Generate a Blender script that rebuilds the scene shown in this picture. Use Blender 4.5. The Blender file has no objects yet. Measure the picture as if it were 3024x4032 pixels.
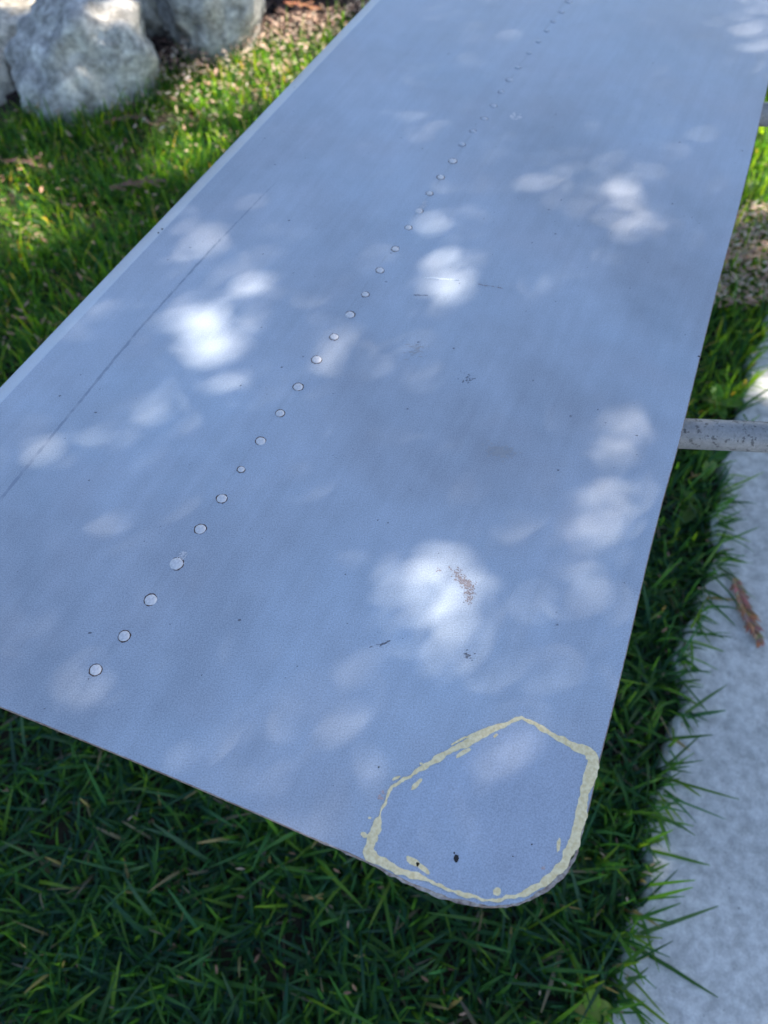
import bpy, bmesh, math, random
import numpy as np
from mathutils import Vector, Matrix, noise

# ---------------------------------------------------------------- camera, sky, sun, exposure
sc = bpy.context.scene
col = sc.collection
R = math.radians
CAM_H = 1.20                      # phone held 1.2 m above the lawn
PANEL_Z = 0.75                    # top face of the panel
SUN_AZ, SUN_EL = 58.0, 42.0       # ahead and to the right of the photographer

cam_d = bpy.data.cameras.new('camera')
cam = bpy.data.objects.new('camera', cam_d); col.objects.link(cam)
cam.location = (0, 0, CAM_H)
cam.rotation_euler = (R(90 - 57), 0, 0)
cam_d.sensor_fit = 'HORIZONTAL'; cam_d.sensor_width = 26.0
cam_d.lens = 13.0 / math.tan(R(26.5))
cam_d.clip_start = 0.01; cam_d.clip_end = 500
cam_d.dof.use_dof = True
cam_d.dof.focus_distance = 0.50
cam_d.dof.aperture_fstop = 7.4
sc.camera = cam

world = bpy.data.worlds.new('World'); sc.world = world; world.use_nodes = True
wn = world.node_tree
bg = wn.nodes['Background']
sky = wn.nodes.new('ShaderNodeTexSky'); sky.sky_type = 'NISHITA'; sky.sun_disc = False
sky.sun_elevation = R(SUN_EL); sky.sun_rotation = R(SUN_AZ)
sky.altitude = 300; sky.air_density = 1.0; sky.dust_density = 1.2; sky.ozone_density = 1.0
wn.links.new(sky.outputs[0], bg.inputs[0]); bg.inputs[1].default_value = 0.085

S = Vector((math.sin(R(SUN_AZ)) * math.cos(R(SUN_EL)), math.cos(R(SUN_AZ)) * math.cos(R(SUN_EL)), math.sin(R(SUN_EL))))
sun_d = bpy.data.lights.new('sun', 'SUN'); sun_d.energy = 5.0; sun_d.angle = R(0.53); sun_d.color = (1.0, 0.90, 0.76)
sun = bpy.data.objects.new('sun', sun_d); col.objects.link(sun)
sun.rotation_euler = S.to_track_quat('Z', 'Y').to_euler(); sun.location = S * 20

sc.view_settings.view_transform = 'Standard'; sc.view_settings.look = 'None'
sc.view_settings.gamma = 1; sc.view_settings.use_curve_mapping = False
sc.view_settings.exposure = 1.93
sc.render.engine = 'CYCLES'
sc.cycles.use_denoising = True
sc.cycles.max_bounces = 8

rng = np.random.default_rng(7); random.seed(7)

# ---------------------------------------------------------------- measured outlines
# millimetres on the panel's top face (x to the right, y away), metres on the ground
EDGE = [(417.9, 546.1),(365.7, 413.2),(324.5, 312.2),(290.3, 231.1),(259.6, 155.4),(230.5, 82.9),(216.9, 49.0),(197.7, 5.1),(178.5, -41.9),(163.1, -81.4),(155.0,
    -102.8),(135.1, -152.7),(124.3, -178.5),(115.2, -202.9),(108.9, -218.2),(105.8, -224.6),(98.9, -233.2),(93.0, -240.4),(88.1, -245.2),(81.7, -249.3),(74.8,
    -252.2),(66.9, -254.2),(57.2, -254.8),(47.7, -254.1),(38.2, -252.0),(27.7, -248.8),(12.4, -242.2),(-5.2, -234.1),(-19.2, -227.5),(-30.3, -224.1),(-66.5,
    -209.3),(-109.5, -192.4),(-152.9, -175.6),(-229.7, -147.1)]
LEFT = [(-292.2, 142.0),(-197.0, 357.5),(-131.1, 504.1),(-25.3, 740.6)]
RIVETS = [(-177.2, -123.5, 1.0, 0),(-163.9, -101.1, 1.0, 0),(-151.2, -75.8, 1.1, 0),(-138.6, -49.0, 1.25, 1),(-126.1, -21.8, 1.05, 0),(-114.3, 3.5, 1.0, 0),(-103.2, 28.9,
    0.72, 0),(-91.4, 54.8, 1.0, 0),(-79.0, 81.6, 0.92, 0),(-66.9, 108.3, 1.05, 0),(-53.8, 137.4, 1.1, 0),(-40.7, 162.8, 0.95, 0),(-28.4, 188.7, 1.05, 0),(-16.0, 213.6,
    0.85, 0),(-3.4, 244.3, 0.95, 0),(10.2, 272.9, 0.9, 0),(22.3, 302.8, 0.85, 0),(32.6, 327.2, 1.0, 2),(43.4, 353.9, 0.85, 0),(55.0, 379.6, 0.95, 0),(68.0, 406.2, 1.1,
    0),(78.7, 434.7, 0.9, 3),(91.4, 457.7, 0.8, 3),(104.4, 480.5, 0.9, 3),(116.0, 505.0, 0.9, 3),(126.6, 532.2, 0.8, 3),(137.7, 556.5, 1.0, 3),(148.8, 582.6, 0.9,
    4),(164.9, 613.7, 0.8, 4),(178.2, 639.7, 0.8, 4),(190.2, 664.4, 0.8, 4),(201.5, 686.4, 0.8, 3),(213.3, 710.2, 0.8, 3),(225.9, 734.7, 1.0, 3)]
SEAM = [(81.7, -153.6, 1.5),(85.6, -155.1, 2.1),(90.7, -158.4, 2.6),(97.8, -163.0, 2.6),(103.8, -166.2, 2.8),(109.8, -170.1, 3.7),(114.3, -171.9, 5.1),(118.3, -173.7,
    6.2),(120.6, -177.5, 6.3),(119.8, -181.8, 6.1),(117.5, -187.0, 5.9),(115.2, -192.1, 5.7),(112.9, -197.1, 4.2),(111.2, -202.0, 5.3),(109.6, -206.9, 6.1),(106.9,
    -214.6, 4.9),(103.4, -222.1, 4.8),(100.1, -227.7, 4.8),(95.8, -233.6, 4.1),(89.3, -239.5, 3.3),(81.9, -243.9, 2.4),(73.8, -247.3, 2.2),(65.8, -249.6, 1.5),(58.5,
    -251.0, 1.6),(50.8, -250.1, 1.3),(43.2, -248.3, 1.7),(39.4, -247.7, 2.5),(35.6, -246.1, 1.4),(29.9, -243.9, 1.5),(24.1, -241.6, 2.2),(17.3, -239.1, 2.4),(10.5,
    -237.2, 3.2),(3.6, -234.6, 3.5),(-2.3, -231.8, 4.0),(-6.8, -229.4, 5.1),(-7.7, -225.9, 5.4),(-7.1, -222.1, 4.6),(-5.8, -218.9, 5.1),(-4.4, -215.6, 4.5),(-3.8, -211.7,
    3.7),(-2.8, -209.0, 1.5),(-1.0, -205.0, 1.2),(1.0, -201.0, 1.4),(3.0, -197.1, 1.6),(4.4, -193.1, 1.5),(9.6, -190.2, 1.4),(14.8, -187.7, 1.7),(20.7, -183.9,
    2.1),(26.6, -179.8, 3.2),(33.1, -176.1, 2.8),(39.6, -172.4, 2.5),(46.2, -169.8, 3.6),(52.8, -166.0, 5.6),(58.5, -162.2, 4.8),(64.6, -159.7, 3.2),(71.3, -157.3,
    2.4),(76.9, -155.1, 1.7)]
BLOBS = [(45.9, -174.1, 4.3, 2.5, 0.7, -1.2),(18.2, -191.9, 2.9, 2.8, 1.0, -1.0),(65.3, -164.2, 1.4, 1.0, 0.5, -0.6),(15.5, -232.1, 3.6, -1.9, -1.0, -1.6),(20.9, -235.5,
    3.4, -2.8, -1.1, -1.0),(59.5, -246.7, 2.1, 1.1, 0.9, -1.5),(94.9, -223.8, 1.1, -0.1, -0.8, -3.5),(-10.9, -218.6, 2.1, -0.7, -0.4, -1.2),(-2.5, -216.0, 1.0, -0.2,
    -0.5, -2.4),(7.0, -188.3, 2.4, 1.3, 0.4, -0.7),(43.7, -167.1, 4.8, 2.5, 0.3, -0.7),(51.4, -163.9, 3.4, 1.6, 0.3, -0.8),(21.3, -180.3, 0.9, 0.0, 0.0, -0.6),(-7.9,
    -209.8, 1.0, 0.0, 0.0, -0.6)]
PINK = [(85.6, -235.2, 1.7, 0.0, -0.1, -0.9),(-1.9, -198.6, 2.1, 1.7, 1.6, -1.8),(-0.8, -196.1, 1.4, 0.0, 0.0, -1.4)]
CHIPS = [(38.9, -230.5, 1.5, 0.0, -0.1, -1.8),(38.0, -227.7, 0.4, 0.0, -0.1, -0.6),(80.4, -223.5, 0.5, 0.0, 0.0, -0.4),(69.6, -229.5, 0.4, 0.0, 0.0, -0.3),(-5.8, -229.3,
    0.5, 0.0, 0.0, -0.5),(-3.1, -182.2, 0.5, 0.0, 0.0, -0.4)]
WORN = [(-35.4, -221.7, 0.8),(-29.3, -223.6, 1.2),(-23.2, -225.9, 1.0),(-16.2, -229.1, 0.9),(-7.2, -232.7, 1.2),(2.6, -237.3, 2.1),(10.4, -240.8, 2.9),(18.2, -244.1,
    3.3),(25.9, -247.0, 3.3),(33.5, -249.4, 3.4),(41.1, -251.2, 3.3),(48.7, -252.6, 2.9),(57.3, -253.3, 2.7),(66.1, -252.6, 2.7),(73.9, -251.1, 2.4),(80.0, -248.3,
    2.7),(86.2, -245.0, 3.9),(92.6, -240.4, 4.9),(98.0, -235.9, 4.3),(102.2, -230.5, 3.2),(105.4, -224.9, 2.0),(108.0, -219.3, 1.2),(110.5, -213.6, 0.8)]
DAPPLE = [(-122.1, 231.7, 16.7, 15.7, 9.9, -20.2, 0.29),(-135.6, 159.1, 16.8, -10.2, -7.2, -33.4, 0.29),(-162.1, 193.2, 10.9, -5.3, -2.1, -17.6, 0.25),(-110.6, 194.3,
    11.2, -7.1, -6.8, -29.6, 0.11),(-165.6, 289.6, 15.5, -17.4, -5.3, -12.8, 0.25),(-185.6, 312.2, 10.2, -17.5, -5.9, -7.7, 0.25),(-193.9, 268.4, 6.0, -1.5, 0.7, -18.3,
    0.11),(-174.2, 82.9, 9.4, -3.0, -0.8, -19.1, 0.194),(58.8, 240.7, 20.2, 0.0, -1.5, -30.6, 0.29),(53.2, 205.6, 8.6, 0.0, -0.8, -16.9, 0.142),(226.8, 338.3, 19.4,
    -21.4, -17.2, -32.6, 0.29),(193.0, 345.4, 19.7, 0.0, -3.2, -22.4, 0.25),(170.2, 356.1, 9.8, 0.0, -2.3, -18.5, 0.142),(231.0, 389.3, 21.1, -18.9, -8.4, -18.9,
    0.095),(242.2, 304.1, 17.0, 0.0, -4.8, -26.1, 0.08),(40.7, 309.5, 16.2, 0.0, -0.5, -17.3, 0.11),(32.5, 321.0, 4.8, -5.5, -6.2, -13.3, 0.176),(165.0, 78.4, 21.1, 0.0,
    -3.4, -22.3, 0.067),(171.2, 51.8, 16.4, 0.0, -4.2, -25.3, 0.095),(151.5, -9.3, 21.3, 0.0, -3.8, -24.7, 0.086),(18.3, -68.7, 15.7, 0.0, -0.4, -18.6, 0.231),(40.2,
    -51.5, 16.0, 0.0, -0.4, -9.7, 0.159),(55.4, -80.4, 9.8, -2.4, -5.4, -21.5, 0.27),(37.9, -106.1, 12.4, 9.0, 5.5, -9.1, 0.194),(112.8, -87.0, 22.7, -4.5, -8.8, -30.9,
    0.069),(111.9, -139.1, 18.6, -7.3, -11.4, -23.7, 0.03),(127.6, 215.9, 7.9, 0.0, -2.1, -20.5, 0.142),(146.4, 240.7, 6.5, 0.0, -2.8, -23.7, 0.095),(-50.3, 211.3, 14.2,
    0.0, 0.7, -17.0, 0.095),(-32.7, 150.2, 13.4, 11.0, 7.4, -16.8, 0.11),(-208.0, 58.3, 9.2, 12.5, 6.3, -7.3, 0.11),(-223.1, 32.7, 12.1, 0.0, 2.9, -13.2, 0.095),(-256.9,
    53.9, 29.2, 0.0, 5.1, -20.4, 0.08),(-27.8, -139.1, 31.6, 12.0, 8.1, -21.2, 0.039),(-87.9, -177.7, 38.4, -13.3, -4.5, -17.0, 0.03),(47.7, 456.0, 18.8, 7.0, 0.9, -10.5,
    0.142),(40.9, 520.3, 8.0, 8.2, 3.1, -10.9, 0.142),(438.1, 717.1, 10.7, -33.5, -26.4, -39.8, 0.142),(430.2, 608.6, 13.6, 0.0, -18.3, -68.1, 0.054),(-80.1, 297.5, 11.9,
    11.3, 2.3, -5.2, 0.11),(178.3, 420.3, 6.5, 0.0, -1.3, -11.0, 0.054),(290.2, 424.3, 5.8, 4.8, 1.8, -13.7, 0.08),(20.6, 140.9, 13.8, -11.1, -9.1, -20.7, 0.11),(-200.4,
    -28.1, 13.7, 16.9, 10.3, -11.2, 0.042),(-28.6, 265.3, 24.3, 6.6, 1.8, -13.4, 0.054)]
GLIGHT = [(-0.399, 2.217, 0.197, 0.279, 0.057, -0.122, 1),(-0.511, 1.963, 0.097, 0.174, 0.05, -0.081, 0.75),(-0.319, 2.396, 0.102, 0.124, 0.05, -0.135, 1),(-0.932, 1.647,
    0.09, -0.023, 0.02, -0.129, 1),(-0.799, 1.593, 0.079, 0.0, 0.012, -0.052, 0.15),(-0.58, 1.702, 0.079, 0.086, 0.025, -0.048, 0.12),(-0.444, 1.921, 0.073, 0.126, 0.058,
    -0.095, 0.5),(0.978, 1.838, 0.06, 0.0, -0.06, -0.227, 1),(0.888, 1.541, 0.067, 0.0, -0.024, -0.091, 0.7),(0.844, 1.274, 0.031, 0.0, -0.023, -0.085, 0.8),(0.784,
    1.052, 0.04, 0.0, -0.011, -0.039, 1),(0.678, 1.046, 0.032, 0.0, -0.005, -0.022, 0.6),(1.003, 1.593, 0.135, 0.0, -0.058, -0.199, 0.6)]
RLIGHT = [(-0.915, 2.1, 0.068, 0.006, 0.037, 0.049, 0.8),(-0.776, 2.222, 0.04, -0.004, 0.032, 0.021, 1),(-0.495, 2.38, 0.022, 0.0, 0.03, 0.022, 0.9),(-1.133, 2.396,
    0.167, -0.028, 0.047, 0.033, 1)]
PATH = [(0.968, 1.519),(0.904, 1.406),(0.844, 1.307),(0.753, 1.101),(0.718, 1.038),(0.659, 0.893),(0.592, 0.726),(0.513, 0.543),(0.444, 0.383),(0.401, 0.273),(0.359,
    0.161),(0.33, 0.109),(0.308, 0.059),(0.275, -0.01)]
CREASE = [(175.8, 683.1),(116.8, 554.6),(61.4, 444.5),(17.8, 352.5)]
SEAML = [(-270.3, 2.3),(-238.8, 80.7),(-201.8, 171.3),(-156.7, 268.4),(-118.1, 345.4),(-102.7, 374.4)]
SCUFF = [(49.4, -58.7),(54.7, -65.1),(55.6, -72.9),(36.1, -53.9)]
MISC = [(85.1, 45.3),(26.3, 148.6),(65.5, 116.0),(-0.4, -106.1),(51.9, -113.8),(50.4, 232.9),(87.9, 224.6),(29.8, 212.4),(252.6, 140.9),(136.6, 484.0),(-203.1,
    300.8),(-205.6, 295.5)]

# ---------------------------------------------------------------- helpers
def link(name, me, mats=None, parent=None, smooth=False):
    o = bpy.data.objects.new(name, me); col.objects.link(o)
    for m in (mats if isinstance(mats, (list, tuple)) else [mats]):
        if m: me.materials.append(m)
    if parent: o.parent = parent
    if smooth: me.polygons.foreach_set('use_smooth', np.ones(len(me.polygons), bool))
    return o

def tag(o, label=None, cat=None, group=None, kind=None):
    if label: o['label'] = label
    if cat: o['category'] = cat
    if group: o['group'] = group
    if kind: o['kind'] = kind
    return o

def empty(name, loc, rz=0.0):
    o = bpy.data.objects.new(name, None); col.objects.link(o)
    o.empty_display_size = 0.05; o.location = loc; o.rotation_euler = (0, 0, rz)
    return o

def np_mesh(name, V, Fc, colors=None):
    """V (n,3), Fc (m,k) equal-sided faces; colors (n,3) per vertex."""
    me = bpy.data.meshes.new(name)
    V = np.asarray(V, np.float32); Fc = np.asarray(Fc, np.int32); k = Fc.shape[1]
    me.vertices.add(len(V)); me.vertices.foreach_set('co', V.ravel())
    me.loops.add(Fc.size); me.loops.foreach_set('vertex_index', Fc.ravel())
    me.polygons.add(len(Fc)); me.polygons.foreach_set('loop_start', np.arange(0, Fc.size, k, dtype=np.int32))
    if colors is not None:
        a = me.color_attributes.new('tint', 'FLOAT_COLOR', 'POINT')
        c = np.ones((len(V), 4), np.float32); c[:, :3] = colors; a.data.foreach_set('color', c.ravel())
    me.update(); me.validate()
    return me

def bm_mesh(name, bm):
    me = bpy.data.meshes.new(name); bm.normal_update(); bm.to_mesh(me); bm.free(); return me

def tube(bm, pts, radii, seg=14, cap=True):
    pts = [Vector(p) for p in pts]; rings = []
    for i, p in enumerate(pts):
        d = (pts[min(i + 1, len(pts) - 1)] - pts[max(i - 1, 0)]).normalized()
        u = d.orthogonal().normalized() if i == 0 else (u - d * u.dot(d)).normalized()
        v = d.cross(u); r = radii[i] if isinstance(radii, (list, tuple)) else radii
        rings.append([bm.verts.new(p + (u * math.cos(a) + v * math.sin(a)) * r) for a in [2 * math.pi * k / seg for k in range(seg)]])
    for a, b in zip(rings, rings[1:]):
        for k in range(seg): bm.faces.new((a[k], a[(k + 1) % seg], b[(k + 1) % seg], b[k]))
    if cap: bm.faces.new(list(reversed(rings[0]))); bm.faces.new(rings[-1])

class Nodes:
    def __init__(s, name):
        s.m = bpy.data.materials.new(name); s.m.use_nodes = True; s.t = s.m.node_tree
        s.b = s.t.nodes['Principled BSDF']; s.out = s.t.nodes['Material Output']
        s.tc = s.t.nodes.new('ShaderNodeTexCoord')
    def n(s, typ, **kw):
        x = s.t.nodes.new('ShaderNode' + typ)
        for k, v in kw.items(): setattr(x, k, v)
        return x
    def l(s, a, b): s.t.links.new(a, b)
    def noise(s, scale, detail=3, rough=.55, vec=None, stretch=None):
        x = s.n('TexNoise'); x.inputs['Scale'].default_value = scale; x.inputs['Detail'].default_value = detail
        x.inputs['Roughness'].default_value = rough
        v = vec or s.tc.outputs['Object']
        if stretch:
            mp = s.n('Mapping'); mp.inputs['Scale'].default_value = stretch; s.l(v, mp.inputs[0]); v = mp.outputs[0]
        s.l(v, x.inputs['Vector']); return x.outputs['Fac']
    def ramp(s, fac, stops):
        x = s.n('ValToRGB'); e = x.color_ramp.elements
        while len(e) < len(stops): e.new(.5)
        for el, (p, c) in zip(e, stops):
            el.position = p; el.color = (*c, 1) if isinstance(c, tuple) else (c, c, c, 1)
        s.l(fac, x.inputs[0]); return x.outputs[0]
    def mix(s, fac, a, b, mode='MIX'):
        x = s.n('MixRGB', blend_type=mode)
        for i, v in ((0, fac), (1, a), (2, b)):
            if isinstance(v, (int, float)): x.inputs[i].default_value = v if i == 0 else (v, v, v, 1)
            elif isinstance(v, tuple): x.inputs[i].default_value = (*v, 1)
            else: s.l(v, x.inputs[i])
        return x.outputs[0]
    def bump(s, h, strength, dist, prev=None):
        x = s.n('Bump'); x.inputs['Strength'].default_value = strength; x.inputs['Distance'].default_value = dist
        s.l(h, x.inputs['Height'])
        if prev: s.l(prev, x.inputs['Normal'])
        return x.outputs[0]
    def done(s, color=None, rough=.5, normal=None, spec=.5, metal=0.0):
        if color is not None:
            if isinstance(color, tuple): s.b.inputs['Base Color'].default_value = (*color, 1)
            else: s.l(color, s.b.inputs['Base Color'])
        if isinstance(rough, (int, float)): s.b.inputs['Roughness'].default_value = rough
        else: s.l(rough, s.b.inputs['Roughness'])
        s.b.inputs['Specular IOR Level'].default_value = spec; s.b.inputs['Metallic'].default_value = metal
        if normal: s.l(normal, s.b.inputs['Normal'])
        return s.m

def line_mask(N, p0, p1, half):
    """1 on a soft line through p0-p1 (metres, object xy), 0 beyond half."""
    a, b = Vector(p0), Vector(p1); d = (b - a).normalized(); nn = Vector((-d.y, d.x))
    dot = N.n('VectorMath', operation='DOT_PRODUCT'); N.l(N.tc.outputs['Object'], dot.inputs[0]); dot.inputs[1].default_value = (nn.x, nn.y, 0)
    sub = N.n('Math', operation='SUBTRACT'); N.l(dot.outputs['Value'], sub.inputs[0]); sub.inputs[1].default_value = nn.dot(a)
    ab = N.n('Math', operation='ABSOLUTE'); N.l(sub.outputs[0], ab.inputs[0])
    mr = N.n('MapRange', interpolation_type='SMOOTHSTEP'); N.l(ab.outputs[0], mr.inputs[0])
    mr.inputs[1].default_value = 0; mr.inputs[2].default_value = half; mr.inputs[3].default_value = 1; mr.inputs[4].default_value = 0
    return mr.outputs[0]

# ---------------------------------------------------------------- materials
PAINT = (0.37, 0.415, 0.485)
def paint_mat(name, tint=PAINT, crease=True, grain=1.0):
    N = Nodes(name)
    big = N.noise(5.0, 3); mid = N.noise(38, 4); fine = N.noise(1100, 2, .7); fine2 = N.noise(1900, 2, .7)
    c = N.mix(N.ramp(big, [(.35, 0.0), (.68, 1.0)]), tuple(v * f for v, f in zip(tint, (1.0, .97, .97))), tuple(v * f for v, f in zip(tint, (.97, 1.02, 1.05))))
    c = N.mix(1.0, c, N.ramp(mid, [(.3, .94), (.7, 1.05)]), 'MULTIPLY')
    shade_mottle = N.noise(6.5, 4, .5, stretch=(1.0, .55, 1)); c = N.mix(1.0, c, N.ramp(shade_mottle, [(.33, .80), (.5, .99), (.68, 1.10)]), 'MULTIPLY')  # soft cloudy shade painted into the primer as broad mottling
    mp = N.n('Mapping'); mp.inputs['Rotation'].default_value = (0, 0, R(-65)); N.l(N.tc.outputs['Object'], mp.inputs[0])
    strk = N.noise(1.0, 4, .6, mp.outputs[0], (7, 120, 1)); c = N.mix(1.0, c, N.ramp(strk, [(.3, .95), (.7, 1.04)]), 'MULTIPLY')
    c = N.mix(N.ramp(N.noise(11, 3), [(.52, 0.0), (.75, .35)]), c, tuple(v * f for v, f in zip(tint, (1.03, .93, .92))))
    c = N.mix(1.0, c, N.ramp(fine, [(.32, 1 - .24 * grain), (.68, 1 + .22 * grain)]), 'MULTIPLY')
    # tiny pin-prick specks in the primer
    sp = N.ramp(N.noise(420, 1), [(.73, 0.0), (.77, 1.0)])
    c = N.mix(N.mix(1.0, sp, .35, 'MULTIPLY'), c, (.2, .22, .27))
    nb = N.bump(N.noise(9, 2), .25, .004)
    nb = N.bump(fine2, .16, .0004, nb)
    if crease:
        nb = N.bump(line_mask(N, [v / 1000 for v in CREASE[0]], [v / 1000 for v in CREASE[-1]], .014), .45, .0014, nb)
        rl = line_mask(N, [v / 1000 for v in RIVETS[0][:2]], [v / 1000 for v in RIVETS[20][:2]], .0016)
        st = N.mix(1.0, rl, N.ramp(N.noise(60, 2), [(.42, 0.0), (.6, .5)]), 'MULTIPLY')
        c = N.mix(st, c, tuple(v * .72 for v in tint))
    return N.done(c, N.mix(.5, N.ramp(mid, [(.3, .30), (.7, .44)]), N.ramp(shade_mottle, [(.35, .28), (.65, .50)])), nb, .5)
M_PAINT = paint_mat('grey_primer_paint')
M_PATCH = paint_mat('patch_primer_paint', (0.35, 0.395, 0.475), False, .8)
M_LIP_LIT = paint_mat('edge_primer_skylit', (0.45, 0.50, 0.575), False, .4)  # same primer, lightened to paint in the sky light the tilted lip catches

def simple(name, c0, c1, scale, rough=.6, bumpd=.0004, bs=.4, det=3, spec=.4, lo=.35, hi=.65):
    N = Nodes(name); f = N.noise(scale, det)
    return N.done(N.ramp(f, [(lo, c0), (hi, c1)]), rough, N.bump(f, bs, bumpd), spec)
M_FILLER = simple('cream_filler', (.72, .56, .30), (.88, .73, .45), 420, .8)
M_PINK = simple('pink_primer', (.42, .30, .28), (.52, .42, .42), 700, .8)
M_CHIP = simple('dark_chip', (.012, .012, .014), (.03, .025, .025), 900, .8)
M_BARE = simple('worn_rivet_metal', (.50, .49, .51), (.66, .64, .66), 900, .55)
M_DULL = simple('painted_rivet', (.38, .41, .48), (.50, .52, .58), 500, .5)
M_RIM = simple('rust_ring', (.05, .032, .03), (.11, .065, .055), 900, .85)
M_RIMSOFT = simple('faded_ring', (.17, .175, .20), (.25, .26, .31), 600, .7)
M_EDGE = simple('bare_edge', (.20, .13, .10), (.36, .29, .24), 300, .7)
M_WORN = simple('worn_edge_metal', (.16, .11, .09), (.42, .37, .33), 260, .75, .0008, .6, 5)
M_SCUFFB = simple('brown_scuff', (.21, .18, .19), (.31, .275, .29), 900, .8)
M_SCUFFT = simple('tan_smudge', (.31, .32, .35), (.37, .37, .39), 900, .8)
M_SCUFFD = simple('dark_scuff', (.10, .11, .14), (.17, .18, .22), 900, .8)
M_SCRATCH = simple('bright_scratch', (.75, .78, .82), (.85, .87, .9), 300, .3, spec=.6)
M_SEAM = simple('seam_line', (.24, .28, .35), (.36, .40, .47), 120, .5, lo=.45, hi=.75)
M_UNDER = simple('panel_underside', (.25, .26, .28), (.32, .33, .35), 40, .6)

def rail_mat():
    N = Nodes('weathered_rail_paint')
    f = N.noise(190, 5, .65); g = N.noise(420, 3, .6); h = N.noise(26, 2)
    c = N.mix(N.ramp(h, [(.3, 0.0), (.7, 1.0)]), (.23, .235, .24), (.32, .32, .32))
    c = N.mix(1.0, c, N.ramp(g, [(.3, .8), (.7, 1.12)]), 'MULTIPLY')
    chips = N.ramp(f, [(.565, 0.0), (.60, 1.0)])
    c = N.mix(N.mix(1.0, chips, .75, 'MULTIPLY'), c, (.05, .05, .055))
    return N.done(c, .5, N.bump(g, .4, .0006, N.bump(chips, -.4, .0005)), .4)
M_RAIL = rail_mat()

def foliage_mat(name, trans=.45, tint=(1, 1, 1), gloss=.35):
    N = Nodes(name)
    at = N.n('Attribute', attribute_name='tint')
    c = N.mix(1.0, at.outputs['Color'], tint, 'MULTIPLY')
    N.done(c, .45, None, gloss)
    tr = N.n('BsdfTranslucent'); N.l(N.mix(1.0, c, (3.2, 2.4, .5), 'MULTIPLY'), tr.inputs[0])
    mx = N.n('MixShader'); mx.inputs[0].default_value = trans
    N.l(N.b.outputs[0], mx.inputs[1]); N.l(tr.outputs[0], mx.inputs[2]); N.l(mx.outputs[0], N.out.inputs[0])
    return N.m
M_GRASS = foliage_mat('grass_blade', .62)
M_LEAF = foliage_mat('tree_leaf', .35)
M_WEED = foliage_mat('weed_leaf', .35)
def tint_mat(name, rough=.8):
    N = Nodes(name); at = N.n('Attribute', attribute_name='tint')
    return N.done(at.outputs['Color'], rough, None, .3)
M_LITTER = tint_mat('dry_litter')
M_BARK = simple('tree_bark', (.05, .035, .028), (.14, .10, .08), 14, .9, .02, .8)

def soil_mat():
    N = Nodes('soil'); a = N.noise(14, 5, .65); b = N.noise(120, 3)
    c = N.ramp(a, [(.3, (.018, .016, .011)), (.55, (.032, .027, .018)), (.75, (.055, .045, .032))])
    return N.done(c, .95, N.bump(b, .6, .01), .2)
M_SOIL = soil_mat()
def mulch_mat():
    N = Nodes('mulch'); a = N.noise(30, 5, .65); b = N.noise(90, 4)
    c = N.ramp(a, [(.3, (.014, .010, .010)), (.55, (.04, .026, .024)), (.75, (.09, .055, .045))])
    return N.done(c, .95, N.bump(b, .8, .02), .2)
M_MULCH = mulch_mat()
def concrete_mat():
    N = Nodes('concrete'); a = N.noise(3.5, 4, .6); b = N.noise(60, 5, .65); g = N.noise(420, 3); v = N.noise(130, 2)
    c = N.ramp(a, [(.3, (.42, .43, .43)), (.7, (.53, .53, .52))])
    c = N.mix(1.0, c, N.ramp(b, [(.35, .76), (.65, 1.22)]), 'MULTIPLY')
    c = N.mix(1.0, c, N.ramp(g, [(.3, .88), (.7, 1.1)]), 'MULTIPLY')
    c = N.mix(N.ramp(v, [(.70, 0.0), (.76, .7)]), c, (.16, .16, .16))
    return N.done(c, .85, N.bump(b, .5, .003, N.bump(g, .4, .001)), .3)
M_CONC = concrete_mat()
def rock_mat(name, c0, c1, warm):
    N = Nodes(name); a = N.noise(5, 5, .6); b = N.noise(17, 5, .6); w = N.noise(3.2, 3); g = N.noise(150, 3)
    c = N.ramp(a, [(.32, c0), (.68, c1)])
    c = N.mix(N.ramp(w, [(.55, 0.0), (.72, .6)]), c, warm)
    c = N.mix(1.0, c, N.ramp(b, [(.35, .5), (.65, 1.3)]), 'MULTIPLY')
    c = N.mix(1.0, c, N.ramp(N.noise(48, 4, .65), [(.36, .68), (.64, 1.25)]), 'MULTIPLY')
    c = N.mix(N.ramp(N.noise(23, 2), [(.66, 0.0), (.70, .55)]), c, (.10, .095, .09))
    c = N.mix(1.0, c, N.ramp(g, [(.3, .85), (.7, 1.12)]), 'MULTIPLY')
    return N.done(c, .9, N.bump(g, .6, .004, N.bump(b, .8, .016)), .25)
M_ROCK = rock_mat('grey_boulder_stone', (.36, .35, .335), (.60, .585, .55), (.48, .41, .31))
M_ROCKT = rock_mat('tan_boulder_stone', (.44, .40, .33), (.64, .59, .50), (.46, .38, .27))

# ---------------------------------------------------------------- the setting: ground, path, bank
def path_x(y):
    ys = [p[1] for p in PATH][::-1]; xs = [p[0] for p in PATH][::-1]
    y = np.asarray(y, float)
    x = np.interp(y, ys, xs) + .009 * np.sin(y * 21) + .006 * np.sin(y * 47 + 1) + .003 * np.sin(y * 113)
    x = np.where(y < ys[0], xs[0] + (y - ys[0]) * .45, x)
    return np.where(y > ys[-1], xs[-1] + (y - ys[-1]) * .55, x)

def grid_mesh(name, xs, ys, zf):
    X, Y = np.meshgrid(xs, ys); Z = zf(X, Y)
    V = np.stack([X, Y, Z], -1).reshape(-1, 3); nx, ny = len(xs), len(ys)
    i = np.arange(nx * ny).reshape(ny, nx)
    return np_mesh(name, V, np.stack([i[:-1, :-1], i[:-1, 1:], i[1:, 1:], i[1:, :-1]], -1).reshape(-1, 4))

tag(link('ground', grid_mesh('ground', np.linspace(-120, 120, 9), np.linspace(-120, 120, 9), lambda X, Y: X * 0), M_SOIL), kind='structure')

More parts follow.
